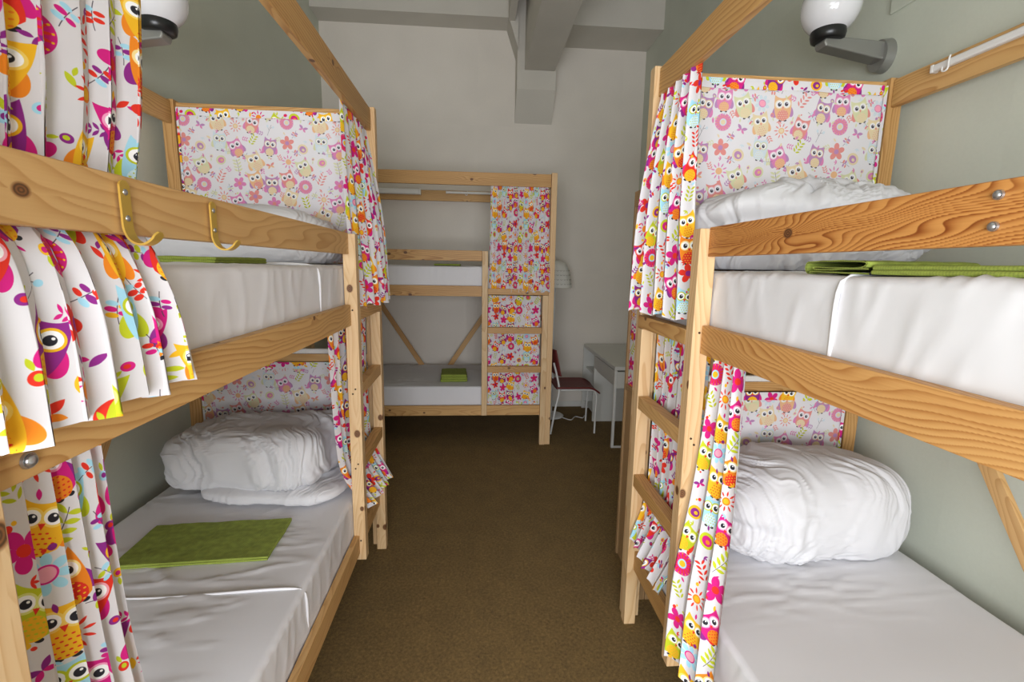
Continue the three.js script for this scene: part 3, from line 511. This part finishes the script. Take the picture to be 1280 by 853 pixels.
coatHook('nearer brass hook on the left guard rail', -0.722); coatHook('farther brass hook on the left guard rail', -0.946);

// ------------------------------------------------------------------ wall lamps
function wallLamp(label, x, y, z, side) {                                  // side: +1 when the wall is to the right
  const t = thing('wall_lamp', label, 'wall lamp', [x, y, z], 0, 'globe wall lamps'); const r = 0.255;
  const gx = -side * r;
  part('globe', new THREE.SphereGeometry(0.105, 48, 32).scale(1, 1.05, 1).translate(gx, 0.160, 0), M.opal, t);
  part('collar', new THREE.LatheGeometry([[0.0, 0.030], [0.046, 0.030], [0.058, 0.036], [0.063, 0.056], [0.061, 0.076], [0.054, 0.080]].map(p => new THREE.Vector2(...p)), 40).translate(gx, 0, 0), M.black, t);
  const sh = new THREE.Shape(); sh.moveTo(0, 0.026); sh.lineTo(-0.26, 0.036); sh.quadraticCurveTo(-0.285, 0.030, -0.27, 0.010); sh.lineTo(-0.05, -0.026); sh.lineTo(0, -0.03); sh.closePath();
  const arm = new THREE.ExtrudeGeometry(sh, { depth: 0.05, bevelEnabled: true, bevelSize: 0.006, bevelThickness: 0.006, bevelSegments: 3, curveSegments: 8 }).translate(-0.004, 0, -0.025); if (side < 0) arm.rotateY(Math.PI);
  part('arm', arm, M.greyMetal, t);
  const pl = new THREE.CylinderGeometry(0.062, 0.068, 0.036, 32).rotateZ(side * HP).scale(1, 0.95, 0.8).translate(-side * 0.018, -0.01, 0); part('wall_plate', pl, M.greyMetal, t);
}
wallLamp('globe wall lamp with a grey arm on the right wall', 1.645, 2.375, -1.94, 1);
wallLamp('globe wall lamp on the left wall, behind the front curtain', -1.48, 2.330, -2.06, -1);
tag(part('wall_box', new RoundedBoxGeometry(0.012, 0.17, 0.13, 3, 0.005).translate(0, 0.085, 0), M.wallGreen, scene), 'flat painted cover plate high on the right wall', 'cover plate').position.set(1.639, 2.515, -1.87);

// ------------------------------------------------------------------ locker beyond the right bunk
{
  const t = thing('locker', 'brown wooden locker with an owl print side, behind the right bunk', 'locker', [1.153, 0, -2.065]);
  const m = M.woodDull[0], ax = -0.411, bxr = 0.41, z0 = -0.185, z1 = 0.185, H = 1.857;
  part('side_panel', board(ax + 0.008, ax + 0.024, 0, 0.90, z0 + 0.021, z1 - 0.03), m, t);
  part('stile', board(ax, ax + 0.028, 0, H, z0, z0 + 0.020), m, t); part('stile', board(ax, ax + 0.028, 0, H, z1 - 0.032, z1), m, t);
  part('top_rail', board(ax, ax + 0.026, H - 0.072, H, z0 + 0.021, z1 - 0.033), m, t); part('rail', board(ax, ax + 0.026, 0.90, 0.93, z0 + 0.021, z1 - 0.033), m, t);
  part('side_panel', board(bxr - 0.02, bxr, 0, H, z0, z1), m, t); part('back_panel', board(ax + 0.03, bxr - 0.022, 0, H - 0.02, z1 - 0.014, z1), m, t); part('top_panel', board(ax + 0.03, bxr - 0.022, H - 0.02, H, z0, z1), m, t);
  part('door', board(ax + 0.03, bxr - 0.022, 0.02, H - 0.024, z0, z0 + 0.018), m, t);
  const cl = clothSheet([{ y: H - 0.07, a: [ax + 0.010, z0 + 0.022], b: [ax + 0.014, z1 - 0.034], amp: 0.002 }, { y: 0.93, a: [ax + 0.010, z0 + 0.022], b: [ax + 0.014, z1 - 0.034], amp: 0.002 }], 3, { seed: 15, hem: 0 }); part('cloth_panel', cl, M.print, t);
}

// ------------------------------------------------------------------ desk, chair, floor lamp
{
  const t = thing('desk', 'white desk with a drawer at the right end of the back wall', 'desk', [1.37, 0, -4.255]); const m = M.lacquer, xa = -0.24, xb = 0.265, za = -0.575, zb = 0.575;
  part('desktop', bx(xa, xb, 0.668, 0.70, za, zb, 0.003), m, t);
  part('side_panel', bx(xa, xb, 0, 0.667, za, za + 0.02, 0.002), m, t); part('side_panel', bx(xa + 0.006, xb, 0, 0.667, -0.13, -0.11, 0.002), m, t);
  part('back_panel', bx(xb - 0.016, xb, 0.3, 0.667, -0.109, zb - 0.02, 0.002), m, t);
  part('shelf', bx(xa + 0.03, xb - 0.02, 0.445, 0.463, za + 0.021, -0.131, 0.002), m, t); part('shelf', bx(xa + 0.03, xb - 0.02, 0.06, 0.078, za + 0.021, -0.131, 0.002), m, t);
  const dr = part('drawer', bx(xa + 0.004, xa + 0.022, 0.540, 0.660, -0.105, zb - 0.012, 0.003), m, t); part('drawer_body', bx(xa + 0.024, xb - 0.02, 0.515, 0.655, -0.10, zb - 0.006, 0.003), m, dr);
  const leg = (x) => bx(x, x + 0.022, 0, 0.667, zb - 0.022, zb, 0.003);
  part('leg', leg(xa), M.whiteMetal, t); part('leg', leg(xb - 0.022), M.whiteMetal, t); part('foot_bar', bx(xa + 0.022, xb - 0.022, 0, 0.014, zb - 0.022, zb, 0.003), M.whiteMetal, t);
}
{
  const t = thing('chair', 'dark red chair with white tubular legs at the desk', 'chair', [0.905, 0, -4.19], 0);
  const g = softBox(0.40, 0.018, 0.385, 0.008, 30, 6, 30); const p = g.attributes.position; for (let i = 0; i < p.count; i++) { const x = p.getX(i), y = p.getY(i); p.setY(i, y - Math.pow(Math.max(0, (x - 0.09) / 0.11), 2) * 0.05 + 0.012 * Math.pow(Math.abs(p.getZ(i)) / 0.19, 3)); } g.computeVertexNormals();
  part('seat', g.translate(0.0, 0.423, 0), M.redSeat, t);
  const bk = softBox(0.014, 0.24, 0.38, 0.006, 6, 20, 30); const q = bk.attributes.position; for (let i = 0; i < q.count; i++) { const z = q.getZ(i), y = q.getY(i); q.setX(i, q.getX(i) - y * 0.22 + 0.05 * Math.pow(Math.abs(z) / 0.19, 2)); } bk.computeVertexNormals();
  part('backrest', bk.translate(-0.235, 0.66, 0), M.redSeat, t);
  for (const s of [-1, 1]) {
    part('leg', tube([[0.165, 0.008, s * 0.175], [0.168, 0.2, s * 0.17], [0.172, 0.36, s * 0.165], [0.15, 0.405, s * 0.16], [0.08, 0.41, s * 0.155], [-0.15, 0.408, s * 0.155]], 0.009, 40, 10), M.whiteMetal, t);
    part('leg', tube([[-0.240, 0.008, s * 0.185], [-0.20, 0.25, s * 0.18], [-0.17, 0.41, s * 0.17], [-0.195, 0.55, s * 0.168], [-0.225, 0.66, s * 0.165]], 0.009, 40, 10), M.whiteMetal, t);
  }
}
{
  const t = thing('floor_lamp', 'white floor lamp with a pierced shade, behind the bunk by the back wall', 'floor lamp', [0.755, 0, -4.55]);
  part('base', new THREE.LatheGeometry([[0, 0], [0.125, 0], [0.128, 0.008], [0.11, 0.02], [0.03, 0.034], [0, 0.036]].map(p => new THREE.Vector2(...p)), 40), M.whiteMetal, t);
  part('pole', new THREE.CylinderGeometry(0.011, 0.011, 1.42, 16).translate(0, 0.745, 0), M.whiteMetal, t);
  const lp = []; for (let k = 0; k <= 12; k++) { const a = k / 12; lp.push(new THREE.Vector2(0.165 - 0.045 * a - 0.03 * Math.pow(a, 6), 1.305 + 0.235 * a)); } lp.push(new THREE.Vector2(0.05, 1.562), new THREE.Vector2(0.0, 1.564));
  const sh = part('shade', new THREE.LatheGeometry(lp, 48), new THREE.MeshStandardMaterial({ color: 0xe4e2da, roughness: 0.6, side: THREE.DoubleSide }), t);
  const slots = []; for (let r = 0; r < 4; r++) for (let k = 0; k < 26; k++) { const y = 1.345 + r * 0.042, R = 0.165 - 0.045 * (y - 1.305) / 0.235 + 0.0015; const g = new THREE.TorusGeometry(0.0095, 0.0016, 4, 8, Math.PI).rotateZ(Math.PI).translate(0, 0, R); g.rotateY(k / 26 * Math.PI * 2).translate(0, y, 0); slots.push(g); }
  part('slots', mergeGeometries(slots), new THREE.MeshStandardMaterial({ color: 0x9a968c, roughness: 0.8 }), sh);
  const c = tag(part('cord', tube([[0.86, 0.006, -4.47], [0.93, 0.006, -4.40], [1.0, 0.006, -4.50], [1.06, 0.006, -4.46], [1.10, 0.006, -4.53]], 0.005, 40, 6), M.plastic, scene), 'white cord on the carpet beside the desk', 'cord');
}
renderer.render(scene, camera);
